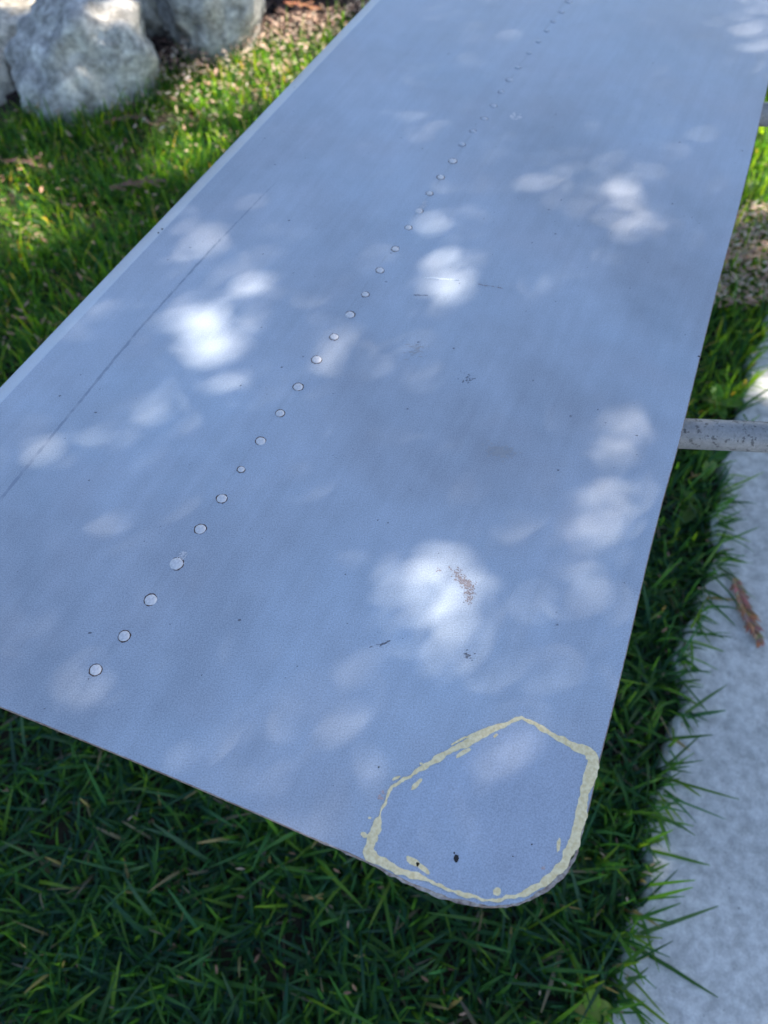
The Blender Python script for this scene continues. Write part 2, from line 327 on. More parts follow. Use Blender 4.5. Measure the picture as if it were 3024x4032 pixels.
bm = bmesh.new()
ys = np.concatenate([np.linspace(-6, -.3, 20), np.arange(-.29, 1.9, .012), np.linspace(1.92, 14, 30)])
top, low = [], []
for y in ys:
    x = float(path_x(y)) + .010 * noise.noise(Vector((0, y * 9, 0))) + .007 * noise.noise(Vector((3, y * 40, 0)))
    top.append((x + .008, y, .030)); low.append((x - .004, y, -.02))
n = len(ys)
rows = [[bm.verts.new(p) for p in low], [bm.verts.new((p[0] - .006, p[1], .022)) for p in top], [bm.verts.new(p) for p in top],
        [bm.verts.new((9.0, p[1], .030)) for p in top], [bm.verts.new((9.0, p[1], -.02)) for p in top]]
for a, b in zip(rows, rows[1:]):
    for k in range(n - 1): bm.faces.new((a[k], b[k], b[k + 1], a[k + 1]))
tag(link('path', bm_mesh('path', bm), M_CONC), kind='structure')

WALL_D = Vector((.89, .456)).normalized()           # the boulders run this way
WALL_N = Vector((-WALL_D.y, WALL_D.x)); WALL_O = Vector((-.62, 2.36))
def bank_h(X, Y):
    d = (X - WALL_O.x) * WALL_N.x + (Y - WALL_O.y) * WALL_N.y - .06
    t = np.clip((d - .28) / .7, 0, 1); s = (X - WALL_O.x) * WALL_D.x + (Y - WALL_O.y) * WALL_D.y
    return np.where(d > -.05, .02 + .42 * t * np.clip(1.15 - .5 * np.clip(s, 0, 1.6), .3, 1), -.05)
def bank_z(X, Y):
    Z = bank_h(X, Y)
    nz = np.array([noise.noise(Vector((x * 9, y * 9, 0))) for x, y in zip(X.ravel(), Y.ravel())]).reshape(X.shape)
    return Z + .018 * nz
tag(link('bank', grid_mesh('bank', np.linspace(-4.5, 4.5, 150), np.linspace(.8, 7, 100), bank_z), M_MULCH, smooth=True), kind='structure')

# ---------------------------------------------------------------- boulders
def boulder(name, loc, half, rz, seed, planes, mat, label, rough=.035, sub=5):
    rr = random.Random(seed); bm = bmesh.new()
    bmesh.ops.create_icosphere(bm, subdivisions=sub, radius=1)
    rot = Matrix.Rotation(R(rz), 3, 'Z'); cuts = [(Vector(p[:3]).normalized(), p[3]) for p in planes]
    for k in range(15):
        cuts.append((Vector((rr.uniform(-1, 1), rr.uniform(-1, 1), rr.uniform(-.6, 1))).normalized(), rr.uniform(.80, .98)))
    sv = Vector((seed * 3.1, seed * 1.7, 0))
    for v in bm.verts:
        d = v.co.normalized(); r = 1.28
        for nn, dist in cuts:
            c = d.dot(nn)
            if c > .05: r = min(r, dist / c)
        p = d * r
        p += d * (.045 * noise.fractal(p * 2.2 + sv, 1.0, 2.0, 3) - .05 * max(0, .10 - abs(noise.noise(p * 1.5 + sv))) * 10 * .6)
        q = Vector((p.x * half[0], p.y * half[1], p.z * half[2]))
        chip = abs(noise.noise(q * 16 + sv))
        q += d * (rough * .5 * noise.fractal(q * 10 + sv, 1.0, 2.1, 3) - rough * .4 * max(0, .12 - chip) * 4)
        v.co = rot @ q
    for f in bm.faces: f.smooth = True
    o = link(name, bm_mesh(name, bm), mat); o.location = loc
    return tag(o, label, 'boulder', 'boulders edging the lawn')
FRONT = (.05, -1, .28, .86)
boulder('boulder', (-.845, 2.265, .06), (.225, .215, .225), 22, 12, [(-.10, -1, .34, .84), (-.9, -.35, .4, .84), (.95, -.25, .1, .86), (.40, -.15, .98, .86), (.45, -.95, .12, .90), (0, 0, 1, .98), (-.75, .0, .9, .62)], M_ROCK, 'large grey boulder with a broken right shoulder at the lawn edge', .045)
boulder('boulder', (-.505, 2.50, .13), (.165, .165, .27), 27, 23, [(.0, -1, .15, .86), (1, -.1, .1, .86), (-1, -.15, .1, .86), (-.7, -.8, .1, .95)], M_ROCK, 'squarish grey boulder beside dark mulch at the grass edge', .035)
boulder('boulder', (-1.25, 2.24, .02), (.17, .19, .16), 15, 31, [(.1, -1, .3, .85), (0, 0, 1, .9)], M_ROCKT, 'tan boulder pressed against the left flank of the large grey one')
boulder('boulder', (-1.13, 2.44, .06), (.30, .17, .085), 22, 43, [(0, 0, 1, .8), (0, -1, .4, .9)], M_ROCKT, 'flat sunlit cream slab lying behind the large grey boulder', .02)
boulder('boulder', (-.71, 2.58, .10), (.16, .12, .16), 20, 57, [(0, -1, .3, .86), (0, 0, 1, .88)], M_ROCK, 'grey boulder set back in the gap between two larger boulders', .022)
boulder('boulder', (-.225, 2.80, .06), (.12, .07, .09), 10, 61, [(0, -1, .4, .85)], M_ROCK, 'small pale stone half buried in the dark mulch', .012, 4)

# ---------------------------------------------------------------- the metal panel
panel = empty('metal_panel', (0.0, 0.30, PANEL_Z))
tag(panel, 'long grey primed sheet metal panel with a rivet row and rounded corner', 'panel')
mm = lambda p, z=0.0: (p[0] / 1000, p[1] / 1000, z)
E = [Vector(p) for p in EDGE]                       # right edge, rounded corner, end edge
ld = (Vector(LEFT[-1]) - Vector(LEFT[0])).normalized(); l0 = Vector(LEFT[0])
FAR = 1350.0
E.insert(0, E[0] + (E[0] - E[4]).normalized() * (FAR - E[0].y) / (E[0] - E[4]).normalized().y)
bd = (E[-1] - E[-4]).normalized(); den = bd.x * ld.y - bd.y * ld.x; w = l0 - E[-1]
corner = E[-1] + bd * ((w.x * ld.y - w.y * ld.x) / den)
ln = Vector((ld.y, -ld.x))                          # points into the panel
LIPW = 19.0
inner0 = corner + ln * LIPW - bd * 0
# keep the skin's lower left end on the end edge
inner0 = corner - bd * (LIPW / abs(bd.dot(ln)))
innerF = l0 + ld * ((FAR - l0.y) / ld.y) + ln * LIPW
# smooth resample of the edge path
def resample(P, step):
    out = [P[0]]
    for a, b in zip(P, P[1:]):
        k = max(1, int((b - a).length / step))
        out += [a + (b - a) * (i / k) for i in range(1, k + 1)]
    return out
def smooth_path(P, it=2):
    for _ in range(it): P = [P[0]] + [(P[i - 1] + P[i] * 2 + P[i + 1]) / 4 for i in range(1, len(P) - 1)] + [P[-1]]
    return P
edge = smooth_path(resample(E + [inner0], 4.0), 6)
def normals(P):
    out = []
    for i in range(len(P)):
        d = (P[min(i + 1, len(P) - 1)] - P[max(i - 1, 0)]).normalized(); out.append(Vector((d.y, -d.x)))
    return out                                       # right-hand side of travel = inwards (path runs clockwise seen from above)
en = normals(edge)
cen = Vector((0, 0))
if (cen - edge[len(edge) // 2]).dot(en[len(edge) // 2]) < 0: en = [-v for v in en]
inset = [p + v * (0.55 + .25 * noise.noise(Vector((p.x * .2, p.y * .2, 0)))) for p, v in zip(edge, en)]
bm = bmesh.new()
vs = [bm.verts.new(mm(p)) for p in inset] + [bm.verts.new(mm(innerF))]
f = bm.faces.new(vs)
if f.calc_area() and f.normal.z < 0: bmesh.ops.reverse_faces(bm, faces=[f])
bm.normal_update()
if f.normal.z < 0: f.normal_flip()
bmesh.ops.triangulate(bm, faces=[f])
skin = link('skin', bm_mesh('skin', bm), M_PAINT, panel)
bm = bmesh.new()
prof = [(0.0, -.05), (-.1, -.5), (0.0, -2.0), (3.0, -2.1)]
rows = [[bm.verts.new(mm(p, -.00005)) for p in inset]]
for off, z in prof: rows.append([bm.verts.new(mm(p + v * off, z / 1000)) for p, v in zip(edge, en)])
for a, b in zip(rows, rows[1:]):
    for k in range(len(edge) - 1): bm.faces.new((a[k], a[k + 1], b[k + 1], b[k]))
bmesh.ops.recalc_face_normals(bm, faces=bm.faces)
link('sheet_edge', bm_mesh('sheet_edge', bm), M_EDGE, panel)
# rolled left edge
bm = bmesh.new()
lip = [(0, 0), (-.8, -.08), (-2, -.5), (-6, -2.0), (-11, -4.0), (-16, -6.2), (-18.2, -7.4), (-19.0, -8.6), (-18.4, -9.8), (-16, -11.0), (-4, -11.4), (10, -11.4)]
rows = []
for k in range(61):
    t = k / 60; base = inner0.lerp(innerF, t); row = []
    for off, z in lip:
        wob = .35 * noise.noise(Vector((t * 22, off * .05, 3)))
        row.append(bm.verts.new(mm(base + ln * (off + wob * (off < 0)), z / 1000)))
    rows.append(row)
for a, b in zip(rows, rows[1:]):
    for k in range(len(lip) - 1): bm.faces.new((a[k], b[k], b[k + 1], a[k + 1]))
bmesh.ops.recalc_face_normals(bm, faces=bm.faces)
link('rolled_edge', bm_mesh('rolled_edge', bm), M_LIP_LIT, panel, True)
# stiffening core below the skin
bm = bmesh.new()
core = [p + v * 24 for p, v in zip(edge, en)][6:-8:3] + [innerF + ln * 4]
a = [bm.verts.new(mm(p, -.0004)) for p in core]; b = [bm.verts.new(mm(p + (Vector((60, 320)) - p).normalized() * 10, -.012)) for p in core]
bm.faces.new(a); bm.faces.new(list(reversed(b)))
for k in range(len(core)): bm.faces.new((a[k], b[k], b[(k + 1) % len(core)], a[(k + 1) % len(core)]))
bmesh.ops.recalc_face_normals(bm, faces=bm.faces)
link('core', bm_mesh('core', bm), M_UNDER, panel)

# corner repair patch with its exposed filler line
def strip(bm, pts, z, closed, jit, step=1.1, seed=0, raise_=.00012):
    P = [Vector((p[0], p[1])) for p in pts]; Wd = [p[2] for p in pts]
    if closed: P.append(P[0]); Wd.append(Wd[0])
    Q, WW = [], []
    for i in range(len(P) - 1):
        k = max(1, int((P[i + 1] - P[i]).length / step))
        for j in range(k):
            t = j / k; Q.append(P[i].lerp(P[i + 1], t)); WW.append(Wd[i] * (1 - t) + Wd[i + 1] * t)
    if not closed: Q.append(P[-1]); WW.append(Wd[-1])
    n = len(Q); L, Rr, C = [], [], []
    for i in range(n):
        a = Q[(i - 2) % n] if closed else Q[max(i - 2, 0)]; b = Q[(i + 2) % n] if closed else Q[min(i + 2, n - 1)]
        d = (b - a).normalized(); nn = Vector((-d.y, d.x)); h = WW[i] / 2
        e1 = noise.fractal(Vector((Q[i].x * .16, Q[i].y * .16, seed)), .9, 2, 3) * jit; e2 = noise.fractal(Vector((Q[i].x * .16, Q[i].y * .16, seed + 9)), .9, 2, 3) * jit
        L.append(bm.verts.new(mm(Q[i] + nn * max(.15, h + e1), z))); Rr.append(bm.verts.new(mm(Q[i] - nn * max(.15, h + e2), z))); C.append(bm.verts.new(mm(Q[i], z + raise_)))
    for i in range(n if closed else n - 1):
        j = (i + 1) % n
        bm.faces.new((L[i], C[i], C[j], L[j])); bm.faces.new((C[i], Rr[i], Rr[j], C[j]))
def flake(bm, c, a, b, z, seed, k=18, jit=.18):
    vs = []
    for i in range(k):
        t = 2 * math.pi * i / k; r = 1 + jit * noise.noise(Vector((math.cos(t) * 1.6, math.sin(t) * 1.6, seed * 2.3))) * 2
        p = Vector(c) + Vector(a) * (math.cos(t) * r) + Vector(b) * (math.sin(t) * r); vs.append(bm.verts.new(mm(p, z)))
    f = bm.faces.new(vs); f.normal_update()
    if f.normal.z < 0: f.normal_flip()
bm = bmesh.new()
vs = [bm.verts.new(mm(p[:2], .00018)) for p in SEAM]; f = bm.faces.new(vs); f.normal_update()
if f.normal.z < 0: f.normal_flip()
bmesh.ops.triangulate(bm, faces=[f])
patch = link('corner_patch', bm_mesh('corner_patch', bm), M_PATCH, panel)
bm = bmesh.new(); strip(bm, [(p[0], p[1], p[2] * 1.12) for p in SEAM], .00028, True, 1.25); bmesh.ops.recalc_face_normals(bm, faces=bm.faces)
fl = link('filler_seam', bm_mesh('filler_seam', bm), M_FILLER, patch); fl['label'] = 'cream filler line outlining the corner patch'
for i, b in enumerate(BLOBS):
    bm = bmesh.new(); flake(bm, b[:2], b[2:4], b[4:6], .00026, i + 3); link('filler_spot', bm_mesh('filler_spot', bm), M_FILLER, patch)
for i, b in enumerate(PINK):
    bm = bmesh.new()
    for k in range(9):
        flake(bm, (b[0] + random.uniform(-.6, .6) * b[2], b[1] + random.uniform(-.7, .7) * abs(b[5])), (b[2] * .3, 0), (0, b[5] * .28), .00024 + k * 4e-6, i * 10 + k, 10, .3)
    link('primer_spot', bm_mesh('primer_spot', bm), M_PINK, patch)
for i, b in enumerate(CHIPS):
    bm = bmesh.new(); flake(bm, b[:2], b[2:4], b[4:6], .00030, i + 40, 14, .3); link('paint_chip', bm_mesh('paint_chip', bm), M_CHIP, patch)
bm = bmesh.new(); strip(bm, [(p[0] - .3, p[1] - .5, p[2] * .55) for p in WORN], .00010, False, .9, 1.2, 4, .0002); bmesh.ops.recalc_face_normals(bm, faces=bm.faces)
link('worn_rim', bm_mesh('worn_rim', bm), M_WORN, panel)

# rivets
def rivet_head(r, seed, dome=.0009, ragged=.08):
    bm = bmesh.new(); k = 26; rings = []
    for fr, z in ((1.0, .00004), (.93, dome * .45), (.6, dome * .9)):
        ring = []
        for i in range(k):
            t = 2 * math.pi * i / k; rr = r * fr * (1 + ragged * (noise.noise(Vector((math.cos(t) * 2.4, math.sin(t) * 2.4, seed * 1.7)))))
            ring.append(bm.verts.new((math.cos(t) * rr, math.sin(t) * rr, z)))
        rings.append(ring)
    for a, b in zip(rings, rings[1:]):
        for i in range(k): bm.faces.new((a[i], a[(i + 1) % k], b[(i + 1) % k], b[i]))
    bm.faces.new(rings[-1]); return bm_mesh('rivet', bm)
def rivet_ring(r, wd, seed, gap):
    bm = bmesh.new(); k = 40; prev = None; g0 = random.uniform(0, 6.28)
    for i in range(k + 1):
        t = g0 + 2 * math.pi * i / k * (1 - gap)
        w_ = wd * (1 + .9 * noise.noise(Vector((math.cos(t) * 3, math.sin(t) * 3, seed * 2.1)))) * min(1, .25 + 4 * min(i, k - i) / k)
        ri = r * .97; ro = r + max(.00012, w_)
        a = bm.verts.new((math.cos(t) * ri, math.sin(t) * ri, .00009)); b = bm.verts.new((math.cos(t) * ro, math.sin(t) * ro, .00007))
        if prev: bm.faces.new((prev[0], prev[1], b, a))
        prev = (a, b)
    return bm_mesh('rivet_ring', bm)
for i, (x, y, s, k) in enumerate(RIVETS):
    r = .0036 * s
    if k == 4: m, mr, gap, wd = M_PAINT, M_RIMSOFT, .35, .0006
    elif k == 3: m, mr, gap, wd = M_DULL, M_RIMSOFT, .30, .0011
    else: m, mr, gap, wd = M_BARE, M_RIM, (.30 if k else .0) + (.2 if i % 5 == 2 else 0), .00066
    o = link('rivet', rivet_head(r, i + 1), m, panel, True); o.location = (x / 1000, y / 1000, 0)
    ring = link('rivet_ring', rivet_ring(r, wd, i + 1, gap), mr, o)
    if k in (1, 2):                                  # head sanded through and smeared uphill along the row
        bm = bmesh.new(); d = Vector((.42, .906)); L = 8 if k == 1 else 15
        for q in range(70):
            t = random.random() ** 1.4 * L; wdt = 3.0 * (1 - .45 * t / L)
            c = d * (2 + t) + Vector((d.y, -d.x)) * random.gauss(0, wdt * .6)
            flake(bm, c, d * random.uniform(.3, .9), Vector((d.y, -d.x)) * random.uniform(.2, .45), .00012 + q * 1e-6, q, 7, .3)
        link('sanded_smear', bm_mesh('sanded_smear', bm), M_BARE, o)
# lap seam by the rolled edge, short scratches, scuffs
bm = bmesh.new(); strip(bm, [(x, y, w_) for (x, y), w_ in zip(SEAML, (2.6, 2.4, 2.0, 1.8, 1.2, .3))], .00004, False, .7, 3.0, 7, .00002); bmesh.ops.recalc_face_normals(bm, faces=bm.faces)
link('lap_seam', bm_mesh('lap_seam', bm), M_SEAM, panel)
def specks(name, m, c, sig, n, size, ang=0.0, aspect=1.0, z=.00008, seed=1, label=None):
    bm = bmesh.new(); rr = random.Random(seed); ca, sa = math.cos(ang), math.sin(ang)
    for k in range(n):
        u, v = rr.gauss(0, sig[0]), rr.gauss(0, sig[1]); s = size * rr.uniform(.5, 1.5)
        flake(bm, (c[0] + u * ca - v * sa, c[1] + u * sa + v * ca), (ca * s * aspect, sa * s * aspect), (-sa * s, ca * s), z + k * 4e-7, k + seed * 7, 7, .3)
    o = link(name, bm_mesh(name, bm), m, panel)
    if label: o['label'] = label
    return o
specks('scuff_mark', M_SCUFFB, SCUFF[0], (3.2, 1.8), 90, .42, -.9, 1.3, seed=2, label='brown rubbed scuff on the grey paint')
specks('scuff_mark', M_SCUFFB, SCUFF[1], (3.0, 2.0), 110, .42, -1.1, 1.3, seed=3)
specks('scuff_mark', M_SCUFFB, SCUFF[2], (2.4, 1.6), 70, .38, -1.6, 1.3, seed=4)
specks('scuff_mark', M_SCUFFB, SCUFF[3], (.9, .7), 12, .35, 0, 1.2, seed=5)
specks('smudge', M_SCUFFT, MISC[0], (5.0, 3.0), 190, .55, -.3, 1.6, seed=6, label='tan smudge on the grey paint')
specks('scuff_mark', M_SCUFFT, MISC[1], (5.0, 4.0), 46, .35, .1, 4.5, seed=7)
specks('scuff_mark', M_SCUFFD, MISC[2], (3.0, 4.0), 20, .5, .6, 1.5, seed=8)
specks('scuff_mark', M_SCUFFD, MISC[3], (3.6, .5), 26, .35, .28, 3.0, seed=9)
specks('scuff_mark', M_SCUFFD, MISC[4], (1.8, 1.8), 20, .35, .3, 2.0, seed=10)
specks('scuff_mark', M_SCUFFB, MISC[6], (4.0, .4), 16, .4, -.25, 3.0, seed=11)
specks('scuff_mark', M_SCUFFD, MISC[7], (2.5, .4), 12, .4, -.1, 3.0, seed=12)
specks('scuff_mark', M_BARE, MISC[9], (4.5, 3.0), 18, .9, .9, 2.0, seed=13)
specks('paint_chip', M_CHIP, MISC[10], (.2, .2), 3, .9, seed=14); specks('paint_chip', M_CHIP, MISC[11], (.2, .2), 3, .7, seed=15)
specks('paint_chip', M_CHIP, MISC[8], (.3, .3), 3, .8, seed=16)
bm = bmesh.new(); c = Vector(MISC[5]); strip(bm, [(c.x - 16, c.y + 1.6, .3), (c.x - 8, c.y + 1.4, 1.3), (c.x, c.y, 1.6), (c.x + 8, c.y - .8, 1.2), (c.x + 15, c.y - 1.6, .3)], .0001, False, .2, 1.5, 5, .0004)
bmesh.ops.recalc_face_normals(bm, faces=bm.faces)
link('scratch', bm_mesh('scratch', bm), M_SCRATCH, panel)['label'] = 'bright raised scratch in the paint'
bm = bmesh.new()
for k in range(330):
    x, y = random.uniform(-260, 420), random.uniform(-230, 620)
    e = x - (124 + (y + 178) * .405)
    if e > -4 or x < -300 + (y - 142) * .44 + 20 or y < -224 - (x + 30) * .37 + 8: continue
    s = random.choice((.22, .3, .35, .45, .7)); flake(bm, (x, y), (s * random.uniform(.8, 1.8), s * .2), (0, s), .00006, k, 7, .35)
link('paint_speck', bm_mesh('paint_speck', bm), M_SCUFFD, panel)['kind'] = 'stuff'

# ---------------------------------------------------------------- pipe stand that carries the panel
stand = empty('pipe_stand', (.35, .62, 0))
tag(stand, 'weathered grey pipe stand running underneath the metal panel', 'stand')
RR = .0121; zr = PANEL_Z - .0125 - RR
def rel(p): return (p[0] - .35, p[1] - .62, p[2])
def rail(y0, slope, x0):
    bm = bmesh.new(); tube(bm, [rel((x, y0 + slope * (x - .25), zr)) for x in np.linspace(x0, .98, 27)], RR, 28)
    link('rail', bm_mesh('rail', bm), M_RAIL, stand, True)
    for x in (x0 + .03, .86):
        bm = bmesh.new(); yy = y0 + slope * (x - .25)
        tube(bm, [rel((x, yy, zr - RR * .8)), rel((x, yy, .35)), rel((x, yy, .0))], RR * .95, 20); link('leg', bm_mesh('leg', bm), M_RAIL, stand, True)
rail(.381, -.058, -.22); rail(.842, -.058, .03)
for xa, xb in ((-.19, .06), (.86, .86)):
    bm = bmesh.new(); tube(bm, [rel((xa, .381 - .058 * (xa - .25), .22)), rel((xb, .842 - .058 * (xb - .25), .22))], RR * .8, 16); link('brace', bm_mesh('brace', bm), M_RAIL, stand, True)

# ---------------------------------------------------------------- lawn
def in_rock(X, Y):
    d = (X - WALL_O.x) * WALL_N.x + (Y - WALL_O.y) * WALL_N.y
    return d > -.045 + .02 * np.sin(X * 31)
def blades(n, xr, yr, length, width, lean, seed, keep=None, bias=None, mixp=(.32, .26, .17, .12, .06, .07), gain=(1, 1, 1)):
    g = np.random.default_rng(seed)
    x = g.uniform(*xr, n); y = g.uniform(*yr, n)
    clump = np.array([noise.noise(Vector((a * 7, b * 7, seed))) for a, b in zip(x, y)])
    k = (x < path_x(y) + .004) & ~in_rock(x, y) & (g.random(n) < np.clip(.72 + .9 * clump, .18, 1))
    if keep is not None: k &= keep(x, y, g)
    x, y, clump = x[k], y[k], clump[k]; n = len(x)
    ph = g.uniform(0, 2 * np.pi, n)
    if bias is not None:
        bx, by = bias; ph = np.arctan2(np.sin(ph) + by, np.cos(ph) + bx)
    L = g.uniform(*length, n) * (1 + .25 * clump); Wd = g.uniform(*width, n)
    th = np.clip(np.abs(g.normal(lean[0], lean[1], n)), .05, 1.45); cur = g.uniform(-.4, 1.9, n)
    side = np.stack([-np.sin(ph + g.normal(0, .5, n)), np.cos(ph), np.zeros(n)], -1); side /= np.linalg.norm(side, axis=1)[:, None]
    pos = np.stack([x, y, np.full(n, -.002)], -1); V = []
    K = 5; prof = (.9, 1.0, .95, .74, .22)
    for s in range(K):
        V.append(pos - side * (Wd * prof[s] / 2)[:, None]); V.append(pos + side * (Wd * prof[s] / 2)[:, None])
        a = np.clip(th + cur * (s / K) ** 1.2, 0, 1.75); st = L / (K - 1)
        pos = pos + np.stack([np.cos(ph) * np.sin(a) * st, np.sin(ph) * np.sin(a) * st, np.cos(a) * st], -1)
        pos[:, 2] = np.maximum(pos[:, 2], .004 + .03 * (pos[:, 0] > path_x(pos[:, 1])))
    V = np.stack(V, 1)
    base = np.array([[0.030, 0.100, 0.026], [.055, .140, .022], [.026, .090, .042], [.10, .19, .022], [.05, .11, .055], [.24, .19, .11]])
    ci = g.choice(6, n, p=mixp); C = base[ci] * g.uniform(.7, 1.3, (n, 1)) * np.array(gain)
    i0 = np.arange(n)[:, None] * (2 * K)
    Fc = np.concatenate([i0 + np.array([[2 * s, 2 * s + 1, 2 * s + 3, 2 * s + 2]]) for s in range(K - 1)], 0)
    return V.reshape(-1, 3), Fc, np.repeat(C, 2 * K, 0)
def join(parts):
    V, Fc, C, o = [], [], [], 0
    for v, f, c in parts: V.append(v); Fc.append(f + o); C.append(c); o += len(v)
    return np.concatenate(V), np.concatenate(Fc), np.concatenate(C)
parts = [
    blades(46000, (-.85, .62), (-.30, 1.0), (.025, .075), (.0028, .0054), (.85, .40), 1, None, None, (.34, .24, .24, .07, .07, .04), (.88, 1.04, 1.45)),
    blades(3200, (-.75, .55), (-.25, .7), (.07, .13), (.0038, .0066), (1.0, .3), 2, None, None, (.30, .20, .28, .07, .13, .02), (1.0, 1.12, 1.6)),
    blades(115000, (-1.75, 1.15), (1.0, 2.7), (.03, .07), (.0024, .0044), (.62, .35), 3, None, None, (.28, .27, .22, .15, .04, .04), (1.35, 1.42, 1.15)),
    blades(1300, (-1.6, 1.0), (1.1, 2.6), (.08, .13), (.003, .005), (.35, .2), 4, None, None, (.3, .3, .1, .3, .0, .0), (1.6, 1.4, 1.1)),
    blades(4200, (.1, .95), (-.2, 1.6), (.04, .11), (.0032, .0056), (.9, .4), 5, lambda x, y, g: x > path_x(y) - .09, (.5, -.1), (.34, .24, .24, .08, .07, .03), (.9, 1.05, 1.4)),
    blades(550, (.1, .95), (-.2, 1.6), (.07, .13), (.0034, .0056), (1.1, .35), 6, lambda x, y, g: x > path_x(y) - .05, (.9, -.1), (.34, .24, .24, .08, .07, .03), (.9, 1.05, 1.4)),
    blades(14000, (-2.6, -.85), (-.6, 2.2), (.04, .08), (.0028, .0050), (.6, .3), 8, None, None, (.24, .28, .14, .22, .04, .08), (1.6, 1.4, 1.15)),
]
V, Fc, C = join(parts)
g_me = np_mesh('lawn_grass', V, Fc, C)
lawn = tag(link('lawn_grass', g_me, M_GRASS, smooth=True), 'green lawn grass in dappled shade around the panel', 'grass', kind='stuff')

# dry litter: cedar needles and leaf crumbs
def litter(n, xr, yr, keep, seed, zf, size=(.006, .02), pal=None):
    g = np.random.default_rng(seed); x = g.uniform(*xr, n); y = g.uniform(*yr, n); k = keep(x, y, g); x, y = x[k], y[k]; n = len(x)
    ph = g.uniform(0, 6.28, n); L = g.uniform(*size, n); w_ = L * g.uniform(.12, .42, n); tl = g.normal(0, .35, n)
    d = np.stack([np.cos(ph), np.sin(ph), tl], -1); s = np.stack([-np.sin(ph), np.cos(ph), g.normal(0, .3, n)], -1)
    c = np.stack([x, y, zf(x, y, g)], -1); A = d * (L / 2)[:, None]; B = s * (w_ / 2)[:, None]
    V = np.stack([c - A - B * .4, c - A * .1 - B, c + A - B * .2, c + A + B * .3, c + A * .1 + B, c - A + B * .4], 1)
    pal = np.array(pal if pal is not None else [[.30, .17, .11], [.36, .23, .16], [.22, .12, .08], [.42, .31, .22], [.16, .085, .06]])
    C = pal[g.integers(0, len(pal), n)] * g.uniform(.7, 1.25, (n, 1)); i0 = np.arange(n)[:, None] * 6
    return V.reshape(-1, 3), i0 + np.arange(6)[None], np.repeat(C, 6, 0)
def noise_ok(y): return np.array([1.0 if noise.noise(Vector((v * 6, 4, 0))) > -.15 else 0.0 for v in y])
def wall_d(x, y): return (x - WALL_O.x) * WALL_N.x + (y - WALL_O.y) * WALL_N.y
LPAL = [[.50, .33, .24], [.58, .43, .33], [.38, .24, .17], [.62, .52, .40], [.28, .16, .11]]
lp = [
    litter(16000, (.2, 1.0), (-.2, 1.7), lambda x, y, g: np.abs(x - path_x(y) + .012) < np.abs(g.normal(0, .02, len(x))) * (noise_ok(y)), 5, lambda x, y, g: .006 + .028 * (x > path_x(y)) + g.uniform(0, .006, len(x)), (.003, .010), [[.30, .26, .21], [.38, .34, .29], [.20, .15, .11], [.26, .19, .13]]),
    litter(46000, (-1.2, .5), (1.7, 3.0), lambda x, y, g: (wall_d(x, y) < 0) & (wall_d(x, y) > -.42) & (x > -.66 + .06 * np.sin(y * 30)) & (g.random(len(x)) < np.exp(wall_d(x, y) / .15)), 1, lambda x, y, g: g.uniform(.035, .075, len(x)), (.004, .018), LPAL),
    litter(3200, (-1.7, .3), (1.1, 2.3), lambda x, y, g: wall_d(x, y) < -.05, 2, lambda x, y, g: g.uniform(.02, .06, len(x))),
    litter(9000, (.45, 1.1), (1.0, 1.75), lambda x, y, g: (np.abs(y - 1.45 - .1 * (x - .7)) < .17) & (x < path_x(y) + .03), 3, lambda x, y, g: g.uniform(.03, .06, len(x)), (.006, .02), LPAL),
    litter(500, (-.8, .6), (-.2, 1.0), lambda x, y, g: x < path_x(y), 4, lambda x, y, g: g.uniform(.01, .05, len(x)), (.004, .012)),
]
V, Fc, C = join(lp)
tag(link('dry_litter', np_mesh('dry_litter', V, Fc, C), M_LITTER), 'dry reddish brown needle litter scattered over the lawn edge', 'litter', kind='stuff')
bk = litter(16000, (-1.6, 1.2), (2.2, 3.4), lambda x, y, g: wall_d(x, y) > .0, 9, lambda x, y, g: bank_h(x, y) + g.uniform(.0, .03, len(x)), (.012, .045), [[.10, .06, .05], [.15, .085, .065], [.06, .04, .035], [.20, .12, .09], [.045, .035, .03]])
tag(link('bark_mulch', np_mesh('bark_mulch', *bk), M_LITTER), 'dark bark mulch covering the bank behind the boulders', 'mulch', kind='stuff')

